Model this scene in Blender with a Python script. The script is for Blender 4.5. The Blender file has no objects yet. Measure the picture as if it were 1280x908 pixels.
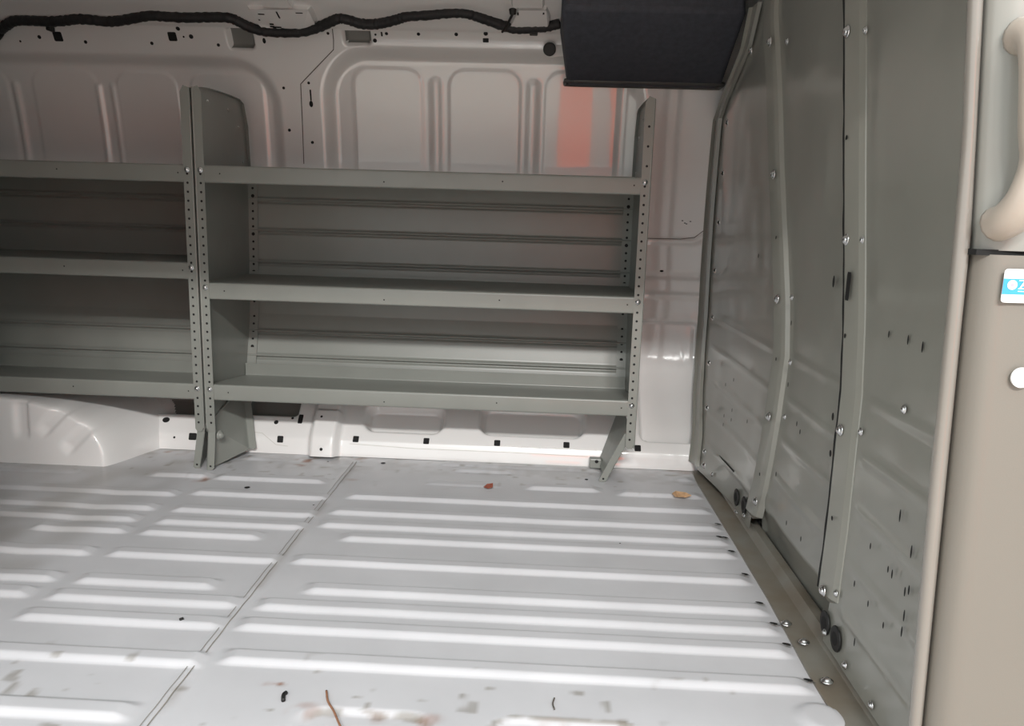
import bpy, bmesh, math, random
import numpy as np
from mathutils import Vector, Matrix, noise as mnoise
random.seed(4)
rng = np.random.default_rng(7)
S = bpy.context.scene
COL = S.collection

# ------------------------------------------------------------------ camera
F = 949.73
CAM = np.array([1.03757, -2.27059, 0.79295])
PITCH, YAW, ROLL = -0.182348, -0.037775, 0.030255
_fw = np.array([math.sin(YAW)*math.cos(PITCH), math.cos(YAW)*math.cos(PITCH), math.sin(PITCH)])
_r0 = np.array([math.cos(YAW), -math.sin(YAW), 0.0]); _u0 = np.cross(_r0, _fw)
_r = math.cos(ROLL)*_r0 + math.sin(ROLL)*_u0
_u = -math.sin(ROLL)*_r0 + math.cos(ROLL)*_u0
cd = bpy.data.cameras.new('camera'); cam = bpy.data.objects.new('camera', cd); COL.objects.link(cam)
cam.matrix_world = Matrix(((_r[0], _u[0], -_fw[0], CAM[0]), (_r[1], _u[1], -_fw[1], CAM[1]),
                           (_r[2], _u[2], -_fw[2], CAM[2]), (0, 0, 0, 1)))
cd.sensor_fit = 'HORIZONTAL'; cd.sensor_width = 36.0; cd.lens = F/1280*36; cd.clip_start = 0.02
S.camera = cam

def ray(u, v):
    return _r*((u-640)/F) + _u*(-(v-454)/F) + _fw
def at(u, v, ax, val):                      # where the sight line meets the plane ax = val
    d = ray(u, v); k = 'xyz'.index(ax); t = (val-CAM[k])/d[k]
    return CAM + t*d

# ------------------------------------------------------------------ materials
def lin(c):
    return tuple(((x/255)/12.92 if x/255 <= .04045 else ((x/255+.055)/1.055)**2.4) for x in c)
def mat(name, rgb, rough=.45, metal=0., coat=0., var=.06, vscale=6., bump=0., bscale=200., coat_rough=.08, ior=1.5, var_rgb=None, coat_ior=1.5):
    m = bpy.data.materials.new(name); m.use_nodes = True
    nt = m.node_tree; b = nt.nodes['Principled BSDF']
    c = lin(rgb); b.inputs['Roughness'].default_value = rough; b.inputs['Metallic'].default_value = metal
    b.inputs['Coat Weight'].default_value = coat; b.inputs['Coat Roughness'].default_value = coat_rough
    b.inputs['IOR'].default_value = ior; b.inputs['Coat IOR'].default_value = coat_ior
    tc = nt.nodes.new('ShaderNodeTexCoord')
    n = nt.nodes.new('ShaderNodeTexNoise'); n.inputs['Scale'].default_value = vscale; n.inputs['Detail'].default_value = 5
    nt.links.new(tc.outputs['Object'], n.inputs['Vector'])
    r = nt.nodes.new('ShaderNodeValToRGB')
    c2 = lin(var_rgb) if var_rgb else tuple(x*(1-var) for x in c)
    c1 = c if var_rgb else tuple(min(1, x*(1+var)) for x in c)
    r.color_ramp.elements[0].position = .3; r.color_ramp.elements[1].position = .7
    r.color_ramp.elements[0].color = (*c2, 1); r.color_ramp.elements[1].color = (*c1, 1)
    nt.links.new(n.outputs['Fac'], r.inputs['Fac']); nt.links.new(r.outputs['Color'], b.inputs['Base Color'])
    m['ramp'] = r.name
    if bump:
        n2 = nt.nodes.new('ShaderNodeTexNoise'); n2.inputs['Scale'].default_value = bscale
        nt.links.new(tc.outputs['Object'], n2.inputs['Vector'])
        bp = nt.nodes.new('ShaderNodeBump'); bp.inputs['Strength'].default_value = bump; bp.inputs['Distance'].default_value = .002
        nt.links.new(n2.outputs['Fac'], bp.inputs['Height']); nt.links.new(bp.outputs['Normal'], b.inputs['Normal'])
    return m
def add_attr_stain(m, attr, rgb):           # stains with a shape of their own, stored per vertex on the mesh
    nt = m.node_tree; b = nt.nodes['Principled BSDF']; r = nt.nodes[m['ramp']]
    a = nt.nodes.new('ShaderNodeAttribute'); a.attribute_name = attr
    src = b.inputs['Base Color'].links[0].from_socket
    mx = nt.nodes.new('ShaderNodeMix'); mx.data_type = 'RGBA'
    mx.inputs['B'].default_value = (*lin(rgb), 1)
    nt.links.new(a.outputs['Fac'], mx.inputs['Factor']); nt.links.new(src, mx.inputs['A'])
    nt.links.new(mx.outputs['Result'], b.inputs['Base Color'])

M = {}
M['wall'] = mat('white_body_paint', (235, 233, 231), .28, coat=1., coat_rough=.03, var=.02, vscale=3, ior=1.5, coat_ior=1.75)
M['floor'] = mat('floor_paint', (199, 199, 202), .38, coat=.25, coat_rough=.2, var=.05, vscale=5, bump=.05, bscale=90)
add_attr_stain(M['floor'], 'dirt', (120, 112, 98)); add_attr_stain(M['floor'], 'rust', (140, 84, 48))
M['primer'] = mat('inner_primer', (120, 120, 116), .5, var=.1)
M['shelf'] = mat('grey_powder_coat', (134, 136, 130), .36, coat=.15, coat_rough=.2, var=.04, vscale=8, bump=.04, bscale=500)
M['bulk'] = mat('partition_grey_paint', (140, 139, 131), .3, coat=.5, coat_rough=.12, var=.05, vscale=4, bump=.03, bscale=60)
M['flange'] = mat('flange_grey_worn', (132, 130, 122), .42, coat=.2, coat_rough=.2, var_rgb=(116, 106, 92), vscale=9)
M['zinc'] = mat('zinc_bolt', (225, 225, 225), .22, metal=1., var=.1, vscale=80)
M['dark'] = mat('dark_hole', (18, 18, 18), .8, var=.2)
M['black'] = mat('black_foam', (66, 68, 76), .75, var=.15, vscale=60, bump=.35, bscale=350)
M['rim'] = mat('dark_grey_plastic', (74, 72, 70), .5, var=.08)
M['hose'] = mat('black_cable_tape', (34, 33, 34), .6, var=.3, vscale=90, bump=.4, bscale=260)
M['rubber'] = mat('black_rubber', (26, 25, 24), .55, var=.2)
M['trim'] = mat('beige_trim', (124, 119, 111), .42, coat=.2, coat_rough=.25, var=.02, vscale=3, bump=.06, bscale=500)
M['trim_up'] = mat('grey_beige_trim', (146, 145, 139), .35, coat=.3, coat_rough=.2, var=.02, vscale=3)
M['handle'] = mat('cream_handle', (176, 165, 153), .38, coat=.2, var=.02)
M['pillar'] = mat('pillar_paint', (134, 129, 122), .25, coat=.8, coat_rough=.06, var=.02, vscale=3)
M['seal'] = mat('sealant', (206, 204, 198), .6, var=.1, vscale=30)
M['seam'] = mat('seam_line', (84, 78, 72), .7, var=.15, vscale=30)
M['fseam'] = mat('floor_seam_line', (134, 128, 118), .7, var=.2, vscale=30)
M['white'] = mat('sticker_white', (250, 250, 250), .4, var=.01)
M['blue'] = mat('sticker_blue', (70, 165, 222), .4, var=.04, vscale=60)
M['grey_ink'] = mat('sticker_ink', (150, 156, 162), .5, var=.02)
M['pink_ink'] = mat('sticker_pink_ink', (205, 170, 190), .5, var=.02)
M['leaf'] = mat('dry_leaf', (196, 158, 120), .7, var=.2, vscale=120)
M['chip'] = mat('rusty_chip', (150, 84, 66), .7, var=.3, vscale=200)
M['twig'] = mat('twig_bark', (138, 98, 74), .8, var=.2, vscale=200)
M['concrete'] = mat('garage_concrete', (204, 196, 187), .8, var=.12, vscale=1.5)
M['gwall'] = mat('garage_wall', (205, 190, 172), .8, var=.05, vscale=1)
M['gdark'] = mat('garage_dark', (92, 98, 108), .6, var=.05, vscale=1)
M['orange'] = mat('orange_lift_paint', (236, 92, 44), .5, var=.03, vscale=3)

# ------------------------------------------------------------------ mesh helpers
def obj(name, verts, faces, mats, parent=None, smooth=False, fmat=None, auto=None):
    me = bpy.data.meshes.new(name)
    me.from_pydata([tuple(map(float, v)) for v in verts], [], [tuple(map(int, f)) for f in faces])
    for m in (mats if isinstance(mats, (list, tuple)) else [mats]):
        me.materials.append(M[m] if isinstance(m, str) else m)
    if fmat is not None: me.polygons.foreach_set('material_index', np.asarray(fmat, dtype=np.int32))
    if smooth: me.polygons.foreach_set('use_smooth', [True]*len(me.polygons))
    me.update()
    o = bpy.data.objects.new(name, me); COL.objects.link(o)
    if parent is not None: o.parent = parent
    if auto is not None: me.set_sharp_from_angle(angle=math.radians(auto))
    return o
def empty(name, loc=(0, 0, 0)):
    o = bpy.data.objects.new(name, None); COL.objects.link(o); o.empty_display_size = .05
    o.location = loc
    return o
def tag(o, label=None, cat=None, group=None, kind=None):
    if label: o['label'] = label
    if cat: o['category'] = cat
    if group: o['group'] = group
    if kind: o['kind'] = kind
    return o
class MB:                                    # gathers primitive shapes of ONE part
    def __init__(s): s.v = []; s.f = []; s.m = []
    def add(s, v, f, mi=0):
        n = len(s.v); s.v += [tuple(map(float, p)) for p in v]; s.f += [tuple(i+n for i in q) for q in f]; s.m += [mi]*len(f)
    def box(s, a, b, mi=0):
        (x0, y0, z0), (x1, y1, z1) = a, b
        s.add([(x0,y0,z0),(x1,y0,z0),(x1,y1,z0),(x0,y1,z0),(x0,y0,z1),(x1,y0,z1),(x1,y1,z1),(x0,y1,z1)],
              [(0,3,2,1),(4,5,6,7),(0,1,5,4),(1,2,6,5),(2,3,7,6),(3,0,4,7)], mi)
    def prism(s, pts, off, mi=0):            # closed polygon of 3-D points, extruded by a vector
        n = len(pts); a = [np.array(p, float) for p in pts]; b = [p+np.array(off, float) for p in a]
        s.add(a+b, [tuple(range(n))[::-1], tuple(range(n, 2*n))]+[(i, (i+1) % n, (i+1) % n+n, i+n) for i in range(n)], mi)
    def disc(s, c, n, r, ry=None, up=None, mi=0, seg=12, square=False, thick=0.):
        c = np.array(c, float); n = np.array(n, float); n /= np.linalg.norm(n)
        up = np.array(up if up is not None else (0, 0, 1), float); up = up-n*(up@n)
        if np.linalg.norm(up) < 1e-4: up = np.array([0, 1., 0])-n*n[1]
        up /= np.linalg.norm(up); a = np.cross(up, n); ry = ry or r
        if square:
            k = .8; th = [(-1,-k),(-k,-1),(k,-1),(1,-k),(1,k),(k,1),(-k,1),(-1,k)]
        else: th = [(math.cos(2*math.pi*i/seg), math.sin(2*math.pi*i/seg)) for i in range(seg)]
        p = [c+a*r*x+up*ry*y for x, y in th]
        if thick: s.prism(p, n*thick, mi)
        else: s.add(p, [tuple(range(len(p)))], mi)
    def dome(s, c, n, r, h, mi=0, seg=12):
        c = np.array(c, float); n = np.array(n, float); n /= np.linalg.norm(n)
        t = np.array([0, 0, 1.]) if abs(n[2]) < .9 else np.array([1., 0, 0])
        a = np.cross(n, t); a /= np.linalg.norm(a); b = np.cross(n, a)
        V = []; Fc = []; rings = [(1.35, 0), (1.35, .18), (1, .22), (.86, .62), (.5, .92)]
        for rr, hh in rings:
            V += [c+n*h*hh+(a*math.cos(2*math.pi*i/seg)+b*math.sin(2*math.pi*i/seg))*r*rr for i in range(seg)]
        for k in range(len(rings)-1):
            Fc += [(k*seg+i, k*seg+(i+1) % seg, (k+1)*seg+(i+1) % seg, (k+1)*seg+i) for i in range(seg)]
        V.append(c+n*h); t0 = (len(rings)-1)*seg
        Fc += [(t0+i, t0+(i+1) % seg, len(V)-1) for i in range(seg)]
        s.add(V, Fc, mi)
    def tube(s, pts, r, seg=10, mi=0, flat=1.):
        P = [np.array(p, float) for p in pts]; n = len(P); V = []; prev = None
        for i in range(n):
            t = P[min(i+1, n-1)]-P[max(i-1, 0)]; t /= np.linalg.norm(t)
            up = np.array([0, 0, 1.]) if abs(t[2]) < .9 else np.array([1., 0, 0])
            if prev is not None: up = prev
            a = np.cross(t, up); a /= np.linalg.norm(a); b = np.cross(a, t); prev = b
            ri = r[i] if hasattr(r, '__len__') else r
            V += [P[i]+(a*math.cos(2*math.pi*k/seg)*flat+b*math.sin(2*math.pi*k/seg))*ri for k in range(seg)]
        Fc = [(i*seg+k, i*seg+(k+1) % seg, (i+1)*seg+(k+1) % seg, (i+1)*seg+k) for i in range(n-1) for k in range(seg)]
        Fc += [tuple(range(seg))[::-1], tuple(range((n-1)*seg, n*seg))]
        s.add(V, Fc, mi)
    def build(s, name, mats, parent=None, smooth=False, auto=None, bevel=0., bseg=2):
        o = obj(name, s.v, s.f, mats, parent, smooth or auto is not None, s.m, auto)
        if bevel:
            md = o.modifiers.new('bevel', 'BEVEL'); md.width = bevel; md.segments = bseg; md.limit_method = 'ANGLE'; md.angle_limit = math.radians(40)
        return o
def strip2d(pts, t):                         # sheet-metal section: open polyline with thickness t, rounded bends
    P = [np.array(p, float) for p in pts]; n = len(P); L = []; R = []
    for i in range(n):
        d1 = P[i]-P[i-1] if i else P[1]-P[0]; d2 = P[i+1]-P[i] if i < n-1 else d1
        d1 = d1/np.linalg.norm(d1); d2 = d2/np.linalg.norm(d2); m = d1+d2; m /= np.linalg.norm(m)
        nn = np.array([-m[1], m[0]]); k = 1/max(.5, nn@np.array([-d1[1], d1[0]]))
        L.append(P[i]+nn*t/2*k); R.append(P[i]-nn*t/2*k)
    return L+R[::-1]
def rounded(pts, r, seg=4):                  # round the inner corners of an open polyline
    P = [np.array(p, float) for p in pts]; out = [P[0]]
    for i in range(1, len(P)-1):
        a = P[i-1]-P[i]; b = P[i+1]-P[i]; la, lb = np.linalg.norm(a), np.linalg.norm(b)
        rr = min(r, la*.45, lb*.45); p, q = P[i]+a/la*rr, P[i]+b/lb*rr
        for k in range(seg+1):
            t = k/seg; out.append((1-t)**2*p+2*t*(1-t)*P[i]+t*t*q)
    return out+[P[-1]]
def grid(name, P, mats, parent=None, flip=False, fmat=None, attrs=None, closed=False):
    n, m = P.shape[:2]; idx = np.arange(n*m).reshape(n, m)
    q = np.stack([idx[:-1, :-1], idx[1:, :-1], idx[1:, 1:], idx[:-1, 1:]], -1).reshape(-1, 4)
    if flip: q = q[:, ::-1]
    me = bpy.data.meshes.new(name); v = P.reshape(-1, 3)
    me.vertices.add(len(v)); me.vertices.foreach_set('co', v.astype(np.float32).ravel())
    me.loops.add(q.size); me.loops.foreach_set('vertex_index', q.astype(np.int32).ravel())
    me.polygons.add(len(q)); me.polygons.foreach_set('loop_start', np.arange(0, q.size, 4, dtype=np.int32))
    me.polygons.foreach_set('loop_total', np.full(len(q), 4, dtype=np.int32))
    me.update(calc_edges=True); me.validate()
    me.polygons.foreach_set('use_smooth', np.ones(len(me.polygons), dtype=bool))
    for mm in (mats if isinstance(mats, (list, tuple)) else [mats]): me.materials.append(M[mm])
    if fmat is not None: me.polygons.foreach_set('material_index', fmat.astype(np.int32).ravel())
    for k, a in (attrs or {}).items():
        at_ = me.attributes.new(k, 'FLOAT', 'POINT'); at_.data.foreach_set('value', a.astype(np.float32).ravel())
    o = bpy.data.objects.new(name, me); COL.objects.link(o)
    if parent is not None: o.parent = parent
    return o
def join(src, dst):                          # add the faces of src to the mesh of dst (one part, one mesh)
    A, B_ = dst.data, src.data; na = len(A.vertices)
    bm = bmesh.new(); bm.from_mesh(A); base = len(A.materials)
    mp = []
    for m_ in B_.materials:
        k = A.materials.find(m_.name)
        if k < 0: A.materials.append(m_); k = len(A.materials)-1
        mp.append(k)
    vs_ = [bm.verts.new(v.co) for v in B_.vertices]
    for p in B_.polygons:
        f = bm.faces.new([vs_[i] for i in p.vertices]); f.material_index = mp[p.material_index] if mp else 0; f.smooth = p.use_smooth
    bm.to_mesh(A); bm.free(); bpy.data.objects.remove(src)
def sstep(a, b, x): t = np.clip((x-a)/(b-a), 0, 1); return t*t*(3-2*t)
def rrect(x, y, x0, x1, y0, y1, r):          # signed distance to a rounded rectangle (negative inside)
    cx, cy, hx, hy = (x0+x1)/2, (y0+y1)/2, (x1-x0)/2, (y1-y0)/2
    r = min(r, hx, hy); qx = np.abs(x-cx)-hx+r; qy = np.abs(y-cy)-hy+r
    return np.hypot(np.maximum(qx, 0), np.maximum(qy, 0))+np.minimum(np.maximum(qx, qy), 0)-r
def vnoise(x, y, s, seed=0):                 # cheap smooth value noise
    r = np.random.default_rng(seed); G = r.random((256, 256))
    u, v = x*s+100.3, y*s+100.7; iu, iv = np.floor(u).astype(int), np.floor(v).astype(int); fu, fv = u-iu, v-iv
    fu, fv = fu*fu*(3-2*fu), fv*fv*(3-2*fv); g = lambda a, b: G[a % 256, b % 256]
    return (g(iu, iv)*(1-fu)+g(iu+1, iv)*fu)*(1-fv)+(g(iu, iv+1)*(1-fu)+g(iu+1, iv+1)*fu)*fv

# ------------------------------------------------------------------ body shell profile (y, z), constant along x
_prof = [(.168,0),(.172,.022),(.182,.05),(.212,.085),(.262,.14),(.325,.20),(.385,.265),(.425,.34),(.45,.46),(.468,.68),
         (.465,.9),(.445,1.1),(.41,1.28),(.385,1.36),(.355,1.405),(.30,1.445),(.20,1.475),(0,1.505),(-.4,1.525),(-.75,1.51),(-1.0,1.46),(-1.2,1.37),(-1.27,1.30)]
def catmull(P, k=10):
    P = [np.array(p, float) for p in P]; P = [2*P[0]-P[1]]+P+[2*P[-1]-P[-2]]; o = []
    for i in range(1, len(P)-2):
        for j in range(k):
            t = j/k; a, b, c, d = P[i-1:i+3]
            o.append(.5*(2*b+(c-a)*t+(2*a-5*b+4*c-d)*t*t+(3*b-a-3*c+d)*t**3))
    return np.array(o+[P[-2]])
PROF = catmull(_prof); SL = np.concatenate([[0], np.cumsum(np.hypot(*np.diff(PROF, axis=0).T))])
def prof_s(s): return np.interp(s, SL, PROF[:, 0]), np.interp(s, SL, PROF[:, 1])
_zi = PROF[:, 1]; _iw = int(np.argmax(_zi > 1.40))
def prof_y(z): return np.interp(z, _zi[:_iw+1], PROF[:_iw+1, 0])
def s_of_z(z): return float(np.interp(z, _zi[:_iw+1], SL[:_iw+1]))
S_WALL = s_of_z(1.40)
def shell(u, v):                             # sight line onto the body shell -> (x, s)
    d = ray(u, v); best = None
    for i in range(len(PROF)-1):
        a, b = PROF[i], PROF[i+1]; e = b-a
        # CAM.yz + t d.yz = a + k e
        A = np.array([[d[1], -e[0]], [d[2], -e[1]]]); det = np.linalg.det(A)
        if abs(det) < 1e-12: continue
        t, k = np.linalg.solve(A, a-CAM[1:])
        if t > 1.2 and (-1e-9 if i else -40) <= k <= 1+1e-9 and (best is None or t < best[0]):
            best = (t, CAM[0]+t*d[0], SL[i]+k*(SL[i+1]-SL[i]))
    return best[1], best[2]

# wall relief: every pressed feature of the sheet metal is measured on the shell
sx = lambda u, v: shell(u, v)[0]
ss = lambda u, v: shell(u, v)[1]
R_top = ss(600, 60); L_top = ss(200, 66); B_s = s_of_z(.70)
recR = (sx(403, 160), sx(806, 160), B_s, R_top, .17)
recL = (-1.55, sx(357, 180), B_s, L_top, .17)
pads = [(sx(440,150), sx(527,150)), (sx(560,150), sx(650,150)), (sx(680,150), sx(773,150))]
padsL = [(sx(42,150), sx(124,150)), (sx(146,150), sx(222,150)), (sx(238,150), sx(330,150)), (sx(-60,150), sx(12,150))]
beads = [(sx(535,150), sx(552,150)), (sx(655,150), sx(675,150)), (sx(780,150), sx(798,150))]
beadsL = [(sx(121,150), sx(128,150)), (sx(138,150), sx(146,150)), (sx(16,150), sx(26,150))]
pad_top = ss(600, 88); bead_top = ss(600, 98); padL_top = ss(150, 89); beadL_top = ss(120, 104)
def srect(u0, v0, u1, v1): # px box -> (x0,x1,s0,s1)
    a, b, c = shell(u0, (v0+v1)/2), shell(u1, (v0+v1)/2), (u0+u1)/2
    return a[0], b[0], ss(c, v1), ss(c, v0)
win = [srect(285, 36, 317, 61), srect(430, 36, 463, 56)]
pocket = [srect(456, 506, 556, 541), srect(600, 506, 731, 546)]
big = srect(796, 401, 879, 553); big = (big[0], big[1]-.004, big[2], big[3])
slotL = srect(176, 488, 260, 517); slotM = srect(305, 488, 376, 519)
pil = srect(390, 500, 426, 579); pil = (pil[0], pil[1], -.05, pil[3]+.2)
pil_cap = ss(410, 518)
def relief(x, s):
    d = np.zeros_like(x)
    for R_, tops, P_, pt, B_, bt in ((recR, 0, pads, pad_top, beads, bead_top), (recL, 0, padsL, padL_top, beadsL, beadL_top)):
        sd = rrect(x, s, *R_); d -= .032*sstep(0, -.052, sd)
        for a, b in P_: d += .004*sstep(.003, -.005, rrect(x, s, a, b, B_s+.05, pt, .055))
        for a, b in B_:
            q = rrect(x, s, a, b, B_s+.05, bt, .02); w = (b-a)/2; d += .008*sstep(.004, -w*.9, q)
    for w in win: d -= .028*sstep(.002, -.005, rrect(x, s, *w, .012))
    for p in pocket: d -= .045*sstep(.004, -.016, rrect(x, s, *p, .04))
    d -= .05*sstep(.002, -.012, rrect(x, s, *big, .03))
    for p in (slotL, slotM): d -= .06*sstep(.003, -.006, rrect(x, s, *p, .012))
    # box section standing at the foot of the wall
    d += .034*sstep(.006, -.014, rrect(x, s, *pil, .012))-.012*sstep(pil_cap-.003, pil_cap+.004, s)*sstep(.006, -.014, rrect(x, s, *pil, .012))
    # long swage lines along the foot and the shallow creases behind the right end of the shelving
    for sq, h, w in ((s_of_z(.048), .0018, .006),):
        d += h*sstep(sq-w, sq+w, s)*sstep(s_of_z(.3), s_of_z(.2), s)
    xr = sstep(sx(800, 300), sx(815, 300), x)
    for vv, h in ((302, .006), (345, -.005), (370, .005)):
        s0 = ss(840, vv); d += xr*h*np.exp(-((s-s0-.03*sstep(sx(862,300), sx(890,300), x)*(vv == 302))/.010)**2)
    d += .0003*(vnoise(x, s, 9, 3)-.5)
    return d
def shell_pt(x, s, off=0.):
    e = 1e-3; y, z = prof_s(s); y1, z1 = prof_s(s+e); y0, z0 = prof_s(s-e)
    ty, tz = y1-y0, z1-z0; l = np.hypot(ty, tz); ny, nz = -tz/l, ty/l      # towards the inside
    d = relief(np.asarray(x, float), np.asarray(s, float)) if off is not None else 0
    return np.stack([np.asarray(x, float)+0*y, y+ny*(d+off), z+nz*(d+off)], -1)
def shell_n(x, s):
    e = .004; a = shell_pt(x+e, s)-shell_pt(x-e, s); b = shell_pt(x, s+e)-shell_pt(x, s-e)
    n = np.cross(a, b); n /= np.linalg.norm(n)
    return n if n[1] < 0 else -n
def on_shell(u, v, off=.001):
    x, s = shell(u, v); return shell_pt(np.array(x), np.array(s), off), shell_n(np.array(x), np.array(s))

XL, XR = -2.2, 1.655
xs = np.unique(np.concatenate([np.arange(XL, -1.0, .03), np.arange(-1.0, XR, .006), [XR]]))
sv = np.concatenate([np.arange(.0012, S_WALL, .0055), [S_WALL]])
X_, S_ = np.meshgrid(xs, sv, indexing='ij')
P_ = shell_pt(X_.ravel(), S_.ravel(), 0.).reshape(*X_.shape, 3)
Xc, Sc = (X_[:-1, :-1]+X_[1:, 1:])/2, (S_[:-1, :-1]+S_[1:, 1:])/2
fm = np.zeros(Xc.shape, int)
for w in win: fm[rrect(Xc, Sc, *w, .012) < -.003] = 1
for w in (slotL, slotM): fm[rrect(Xc, Sc, *w, .012) < -.003] = 1
wall = grid('wall_left', P_, ['wall', 'primer'], fmat=fm); tag(wall, kind='structure')

# drilled and punched holes of that wall
hb = MB()
def hole(u, v, rx, ry=None, sq=False):
    p, n = on_shell(u, v); dist = np.linalg.norm(p-CAM); k = dist/F
    hb.disc(p, n, rx*k, (ry or rx)*k, square=sq)
Z1 = lambda a, b: (a/3.2, b/3.2)
Z2 = lambda a, b: (a/3.2+360, b/3.2)
for (u, v), r in [(Z1(82,165),1.1),(Z1(158,148),1.9),(Z1(343,168),1.8),(Z1(608,173),1.8),(Z1(712,114),2.3),(Z1(735,147),1.1),(Z1(765,146),2.4),
                  (Z1(874,180),1.8),(Z1(1135,352),1.6),(Z1(1158,521),1.8),(Z1(1250,570),1.8),(Z1(1235,332),1.6),(Z2(160,133),1.7),(Z2(350,138),1.3),
                  (Z2(394,134),1.9),(Z2(348,162),2.3),(Z2(522,136),2.0),(Z2(673,137),2.2),(Z2(791,134),2.6),
                  ((885,376),2.0),((884,389),2.0),((405,527),1.5),((405,561.5),1.9),((345.5,528.5),2.7),((366,523.5),1.6),((218,547),1.3),((149,498),3.0)]:
    hole(u, v, r)
for (u, v), rx, ry, sq in [(Z1(232,146),4.6,4.6,True),(Z1(690,146),4.6,4.6,True),(Z1(1057,163),1.9,3,False),(Z1(1245,416),2.2,3.6,False),(Z1(1243,381),.9,6,True),
                    (Z2(375,136),1,2.6,True),(Z2(791,161),3.4,2.4,True),((208,525.5),4.2,3.4,False),((350.5,549.5),3.6,4.0,True),((445,549.5),3.6,4,True),
                    ((533,552),3.6,4,True),((621.5,554.5),3.8,4,True),((708,557),3.8,4,True),((797,561),3.9,4.2,True),((404.5,508.5),10,1.8,True),
                    ((376,524.5),2.8,6,True),((827,339),2.4,1.3,False),((241,546),4.5,4,True)]:
    hole(u, v, rx, ry, sq)
for u, v in ((853,276),(856,279),(863,277),(858,280)): hole(u, v, 1.2, .6)
join(hb.build('punched_holes', 'dark'), wall)
# thin lapped seams on the wall
def ribbon(mb, pts, w, off=.0015, mi=0):
    Q = []
    for (u0, v0), (u1, v1) in zip(pts[:-1], pts[1:]):
        k = max(2, int(math.hypot(u1-u0, v1-v0)/6))
        Q += [(u0+(u1-u0)*i/k, v0+(v1-v0)*i/k) for i in range(k)]
    Q.append(pts[-1]); V = []
    for i, (u, v) in enumerate(Q):
        a, b = Q[max(i-1, 0)], Q[min(i+1, len(Q)-1)]
        p, n = on_shell(u, v, off); pa, _ = on_shell(*a, off); pb, _ = on_shell(*b, off)
        t = pb-pa; t /= np.linalg.norm(t); c = np.cross(n, t); V += [p-c*w/2, p+c*w/2]
    mb.add(V, [(2*i, 2*i+1, 2*i+3, 2*i+2) for i in range(len(Q)-1)], mi)
rb = MB()
ribbon(rb, [(415,30),(417,50),(417,62),(376,105),(378,150),(380,205)], .0028)
join(rb.build('panel_seam', 'seam'), wall)
rb = MB()
ribbon(rb, [(318,541),(328,542),(345,556),(360,558)], .0022); ribbon(rb, [(437,555),(520,561),(640,566),(735,571)], .002); ribbon(rb, [(436,556),(436,572)], .002)
join(rb.build('foot_seam', 'seal'), wall)
rb = MB()
ribbon(rb, [(808,298),(850,299),(868,297),(880,288),(886,281)], .0022)
join(rb.build('scratch', 'seam'), wall)

# ------------------------------------------------------------------ ceiling (roof skin from the cant rail across)
sv2 = np.concatenate([[S_WALL], np.linspace(S_WALL+.004, SL[-1], 120)])
X2, S2 = np.meshgrid(np.linspace(XL, XR, 60), sv2, indexing='ij')
y, z = prof_s(S2); e = 1e-3; y1, z1 = prof_s(S2+e); y0, z0 = prof_s(S2-e); l = np.hypot(y1-y0, z1-z0)
dd = .018*sstep(S_WALL+.012, S_WALL+.02, S2)*sstep(S_WALL+.30, S_WALL+.28, S2)
C_ = np.stack([X2, y-(z1-z0)/l*dd, z+(y1-y0)/l*dd], -1)
ceil = grid('ceiling', C_, 'wall'); tag(ceil, kind='structure')
# ------------------------------------------------------------------ roof bows: pressed ends seen at the top edge
def bow(name, outline, slots, label):
    root = empty(name)
    def pt(u, v, off):
        x, s = shell(u, v); yy, zz = prof_s(s); ya, za = prof_s(s+e); yb, zb = prof_s(s-e); L = math.hypot(ya-yb, za-zb)
        return np.array([x, yy-(za-zb)/L*off, zz+(ya-yb)/L*off]), np.array([0, -(za-zb)/L, (ya-yb)/L])
    m = MB(); top = [pt(u, v, .034)[0] for u, v in outline]; bot = [pt(u, v, .002)[0] for u, v in outline]; n = len(top)
    cen = sum(top)/n; low = [b+(b-cen)*np.array([.22, 0, 0]) for b in bot]
    m.add(top+low, [tuple(range(n))]+[(i, (i+1) % n, (i+1) % n+n, i+n) for i in range(n)])
    x0 = min(p[0] for p in top); x1 = max(p[0] for p in top); xm = (x0+x1)/2
    root.location = (0, 0, 0)
    ep = m.build('end_plate', 'wall', root, bevel=.004)
    b = MB(); sl = np.linspace(shell(outline[0][0], 2)[1]+.02, SL[-1]-.1, 40); sec = [(-.06, .002), (-.045, .03), (.045, .03), (.06, .002)]
    V = []
    for s in sl:
        yy, zz = prof_s(s); ya, za = prof_s(s+e); yb, zb = prof_s(s-e); L = math.hypot(ya-yb, za-zb)
        V += [(xm+a, yy-(za-zb)/L*h, zz+(ya-yb)/L*h) for a, h in sec]
    b.add(V, [(4*i+k, 4*i+k+1, 4*i+k+5, 4*i+k+4) for i in range(len(sl)-1) for k in range(3)])
    b.build('cross_bow', 'wall', root, smooth=False)
    h = MB()
    for u, v, rx, ry in slots:
        p, nn = pt(u, v, .0365); h.disc(p, nn, rx*2.75/F, ry*2.75/F, square=True)
    join(h.build('punched_slots', 'dark'), ep)
    tag(root, label, 'roof bow', 'roof bow ends along the top of the wall'); return root
bow('roof_bow', [(313,0.5),(325,20),(336,31),(379,31),(394,20),(385,0.5)], [(328,5,3.5,.9),(326,13,1,1),(342,20,2.4,1),(343,24,2.5,1),(349,25,5,1),(349,6,.9,6),(375,3,4,.9)],
    'pressed grey roof bow end with slots, left of the two along the roof edge')
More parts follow.
